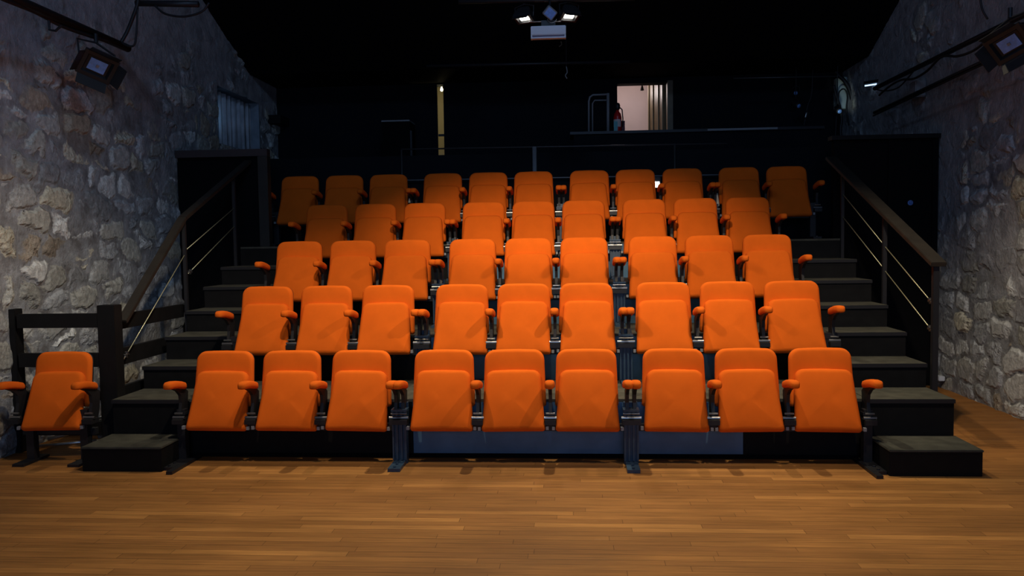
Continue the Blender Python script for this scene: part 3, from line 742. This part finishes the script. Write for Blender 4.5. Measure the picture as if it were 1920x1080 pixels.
# lit tube near right wall
t = thing('tube_light', 'short bluish lit tube lamp near the right wall', 'lamp', at(1644, 158, 11.2))
b0 = t.location.copy(); p0, p1 = at(1622, 161, 11.2)-b0, at(1667, 154, 10.9)-b0
obj('tube', tube(B(), [p0, p1], .0085, 10), M_TUBE, t, smooth=True)
obj('fitting', board(B(), p0+Vector((0, 0, .035)), p1+Vector((0, 0, .035)), .05, .04), M_PLAS, t)

# ------------------------------------------------------------------ lighting bars and floodlights
PL, PR = -4.0, 3.7
tag(obj('lighting_bar', tube(B(), [(PL, 3.6, 3.44), (PL, 7.35, 3.43)], .035, 12), M_BLK, smooth=True), 'thick black lighting bar along the left stone wall', 'lighting bar')
cablep('black cable bundle wound under the left lighting bar', smoothp([Vector((PL+.02*math.sin(i*1.3), 3.6+i*.31, 3.395-.012*math.cos(i*2))) for i in range(12)]), .016)
cablep('black cable rising from the end of the left lighting bar', smoothp([at(222, 88, 7.25), at(238, 60, 7.3), at(250, 30, 7.3), at(258, 5, 7.3), at(262, -40, 7.3)]), .016)
cablep('thin black cable dropping beside the end of the left lighting bar', smoothp([at(258, 15, 7.2), at(256, 60, 7.2), at(252, 84, 7.2), at(240, 86, 7.2), at(228, 80, 7.2)]), .009)
tag(obj('lighting_bar', tube(B(), [at(255, 6, 7.4), at(372, 8, 7.4)], .028, 10), M_BLK, smooth=True), 'short black crossbar at the top left corner', 'lighting bar')
cablep('drooping black cable under the short crossbar at the top left', smoothp([at(290, 10, 7.35), at(310, 26, 7.35), at(345, 31, 7.35), at(378, 22, 7.35), at(392, 5, 7.35)]), .010)
t = thing('pipe_clamp', 'black hook clamp on the left lighting bar, nearest the picture edge', 'clamp', at(92, 46, 6.2))
obj('hook', tube(B(), [(0, 0, .03), (0, 0, -.04), (.05, 0, -.05), (.10, 0, -.01)], .010), M_BLK, t)
# right bars
tag(obj('lighting_bar', tube(B(), [(PR, 3.8, 3.40), (PR, 10.45, 3.42)], .026, 12), M_BLK, smooth=True), 'upper black lighting bar along the right stone wall', 'lighting bar')
tag(obj('lighting_bar', tube(B(), [(PR, 5.0, 3.22), (PR, 10.45, 3.13)], .020, 12), M_BLK, smooth=True), 'lower black lighting bar along the right stone wall', 'lighting bar')
cablep('thin black cable running just under the lower right lighting bar', [(PR-.03, 5.0, 3.165), (PR-.03, 8, 3.135), (PR-.03, 10.4, 3.085)], .009)
cablep('wavy black cable looped along the upper right lighting bar', smoothp([Vector((PR-.05, 6.2+i*.33, 3.38-.09*abs(math.sin(i*.9)))) for i in range(13)]), .012)
cablep('black cable climbing out of the picture at the top right', smoothp([at(1852, 36, 7.2), at(1842, 18, 7.2), at(1838, -5, 7.2), at(1838, -40, 7.2)]), .009)
cablep('drooping black cable below the far end of the upper right bar', smoothp([Vector((PR, 10.4, 3.40)), Vector((PR, 10.1, 3.33)), Vector((PR, 9.7, 3.30)), Vector((PR, 9.3, 3.40))]), .008)
# small wall fittings on the right wall
v_ = (XR-.10, 9.6, 3.12)
tag(obj('junction_box', box(B(), XR-.14, XR-.03, 9.52, 9.70, 3.16, 3.34), M_GREY, bevel=.01), 'small grey junction box high on the right stone wall', 'junction box')
def flood(lab, pos, target, s=1.0, lit=False, roll=0):
    t = thing('floodlight', lab, 'floodlight', pos)
    d = (Vector(target)-Vector(pos)).normalized(); x = d.cross(Vector((0, 0, 1))).normalized(); u = x.cross(d).normalized()
    x, u = x*math.cos(roll)+u*math.sin(roll), u*math.cos(roll)-x*math.sin(roll)
    bm = B()
    # wedge shaped housing: big front frame, smaller back
    def ring(dist, hw, hh): return [bm.verts.new(d*dist + x*a*hw + u*b*hh) for a, b in ((-1, -1), (1, -1), (1, 1), (-1, 1))]
    rs = [ring(-.16*s, .06*s, .05*s), ring(-.12*s, .10*s, .08*s), ring(.0, .145*s, .115*s), ring(.05*s, .15*s, .12*s), ring(.05*s, .115*s, .085*s), ring(.015*s, .10*s, .07*s)]
    for i in range(len(rs)-1):
        for k in range(4): bm.faces.new((rs[i][k], rs[i][(k+1) % 4], rs[i+1][(k+1) % 4], rs[i+1][k]))
    bm.faces.new(rs[0][::-1]); bm.faces.new(rs[-1])
    obj('housing', bm, M_PLAS, t)
    rf = obj('reflector', obox(B(), d*.022*s, x*.075*s, u*(.055 if not lit else .05)*s, d*.004*s), M_LAMP if lit else M_LENS, t)
    if not lit: obj('bulb_holder', obox(B(), d*.031*s, x*.012*s, u*.012*s, d*.004*s), M_GREY, rf)
    for k, (ax, hx) in enumerate(((x, u), (-x, u), (u, x), (-u, x))):
        if lit and k != 2: continue
        e = .15*s if k < 2 else .12*s; hl = .10*s if k < 2 else .13*s
        p0 = d*.052*s + ax*e; dirv = (d*.8 + ax*.6).normalized()
        obj('barn_door', obox(B(), p0+dirv*.05*s, dirv*.05*s, hx*hl, dirv.cross(hx).normalized()*.003*s), M_PLAS, t)
    obj('yoke', tube(B(), [x*.155*s, x*.165*s+Vector((0, 0, .16*s)), Vector((0, 0, .2*s)), -x*.165*s+Vector((0, 0, .16*s)), -x*.155*s], .010*s), M_BLK, t)
    obj('clamp', tube(B(), [Vector((0, 0, .2*s)), Vector((0, 0, .28*s))], .018*s), M_BLK, t)
    return t
fl = at(182, 122, 6.75)
flood('black floodlight with pale square reflector under the left lighting bar', fl, fl+Vector((.75, -1.0, -.8)), .92, roll=math.radians(22))
fr = at(1893, 80, 6.55)
flood('black floodlight with pale reflector at the top right picture edge', fr, fr+Vector((-.75, -1.0, -.8)), .92, roll=math.radians(-26))
# centre cluster
YC = 8.3
c0 = at(1025, 0, YC)
tag(obj('lighting_bar', tube(B(), [at(860, 3, YC), at(1190, -3, YC)], .022, 12), M_BLK, smooth=True), 'black lighting bar at the top centre above the white box', 'lighting bar')
v = at(983, 31, YC); flood('left lit floodlight of the bright pair at the top centre', v+Vector((0, .02, 0)), v+Vector((-.4, -1, -3.3)), .62, True)
v = at(1067, 27, YC); flood('right lit floodlight of the bright pair at the top centre', v+Vector((0, .02, 0)), v+Vector((.4, -1, -3.0)), .62, True)
v = at(1031, 24, YC-.1)
t = thing('unlit_lamp', 'unlit grey square lamp hanging between the two lit floodlights', 'lamp', v)
dd = Vector((.1, -1, -.4)).normalized(); xx = dd.cross(Vector((0, 0, 1))).normalized(); uu = xx.cross(dd)
e1 = (xx+uu*.8).normalized(); e2 = (uu-xx*.8).normalized()
obj('lamp_box', obox(B(), (0, 0, 0), e1*.055, e2*.05, dd*.04), M_GREY, t, bevel=.006)
obj('front_glass', obox(B(), dd*.043, e1*.045, e2*.04, dd*.002), M_LENS, t)
obj('loop', tube(B(), [Vector((.02, 0, -.055))+Vector((.045*math.cos(a), 0, .04*math.sin(a))) for a in [math.pi*(1.05+.9*i/8) for i in range(9)]], .004), M_CHROME, t)
obj('stem', tube(B(), [Vector((0, .02, .04)), Vector((0, .05, .17))], .010), M_BLK, t)
obj('cross_strut', tube(B(), [at(992, 41, YC)-v, at(1052, 40, YC)-v], .006), M_CHROME, t)
pa, pb = at(995, 49, YC-.1), at(1061, 73, YC-.1)
t = thing('projector', 'white rectangular unit hanging below the two lit floodlights', 'projector', (pa+pb)/2)
hw = (pb.x-pa.x)/2; hh = (pa.z-pb.z)/2
bm = box(B(), -hw, hw, 0, .10, -hh*.30, hh); obj('casing', bm, M_WHITE, t, bevel=.006)
bm = B(); box(bm, -hw, -hw*.92, 0, .07, -hh*.8, -hh*.31); box(bm, hw*.92, hw, 0, .07, -hh*.8, -hh*.31); box(bm, -hw*.92, hw*.92, .0, .06, -hh*.8, -hh*.62); obj('lower_frame', bm, M_WHITE, t)
obj('front_slot', box(B(), -hw*.92, hw*.92, .03, .065, -hh*.615, -hh*.31), mat('mauve_grey', (.38, .30, .40), .4), t)
obj('bracket', box(B(), -hw*.4, hw*.4, .03, .08, hh, hh+.06), M_PLAS, t)
obj('cable_tail', tube(B(), smoothp([Vector((hw*.7, .1, -hh)), Vector((hw*.75, .1, -hh-.03)), Vector((hw*.6, .1, -hh-.05))]), .005), M_RUB, t)
v = at(1062, 140, 10.5)
t = thing('hanging_hook', 'small pale hook hanging in the dark above the counter', 'hook', v)
obj('hook_wire', tube(B(), smoothp([Vector((0, 0, .10)), Vector((.01, 0, .03)), Vector((-.012, 0, -.01)), Vector((.008, 0, -.05))]), .007), M_GREY, t)
obj('hook_cord', tube(B(), [Vector((0, 0, .10)), Vector((0, 0, 4.36-v.z))], .004), M_RUB, t)

# ------------------------------------------------------------------ clutter behind the fence
for k, (p, q, r_, lab) in enumerate((((-4.30, 6.55, .12), (-3.90, 6.95, .20), .014, 'upper shiny metal tube lying behind the fence'),
        ((-4.33, 6.45, .05), (-3.93, 6.85, .13), .016, 'middle shiny metal tube lying behind the fence'),
        ((-4.36, 6.35, .018), (-3.85, 6.60, .018), .012, 'lowest shiny metal tube lying on the floor behind the fence'))):
    o = obj('metal_tube', tube(B(), [p, q], r_, 10), M_ALU, smooth=True); tag(o, lab, 'metal tube', 'metal tubes behind the fence')
bm = B(); obox(bm, (-3.88, 6.80, .11), (.17, .10, .05), (-.06, .12, 0), (-.02, 0, .07)); tag(obj('grey_sack', bm, mat('grey_cloth', (.30, .29, .26), .9, noise=(9, .3), bump=(8, 1, .05)), bevel=.03, smooth=True), 'crumpled grey sack on the floor behind the lone seat', 'sack')
cablep('grey cable snaking over the floor behind the lone seat', smoothp([Vector(p) for p in ((-4.1, 6.6, .20), (-4.06, 6.5, .10), (-4.0, 6.42, .03), (-3.9, 6.35, .012), (-3.78, 6.38, .012), (-3.72, 6.34, .012), (-3.70, 6.0, .012), (-3.63, 5.95, .012))]), .011, 'floor_cable', mat('grey_rubber', (.2, .2, .2), .6))
# conduit stub by the right wall foot
tag(obj('wall_socket', box(B(), 3.86, 3.92, 8.95, 9.05, .09, .14), M_WHITE, bevel=.005), 'tiny white socket at the foot of the right wall', 'socket')
# thin floor battens beside the step boxes
for X_, lab in ((2.05, 'dark floor batten beside the right step box'), (-2.88, 'dark floor batten beside the left step box')):
    tag(obj('floor_batten', board(B(), (X_, 5.62, .012), (X_, 6.1, .012), .045, .022), M_ALU if 0 else M_BLK), lab, 'batten', 'battens beside the step boxes')
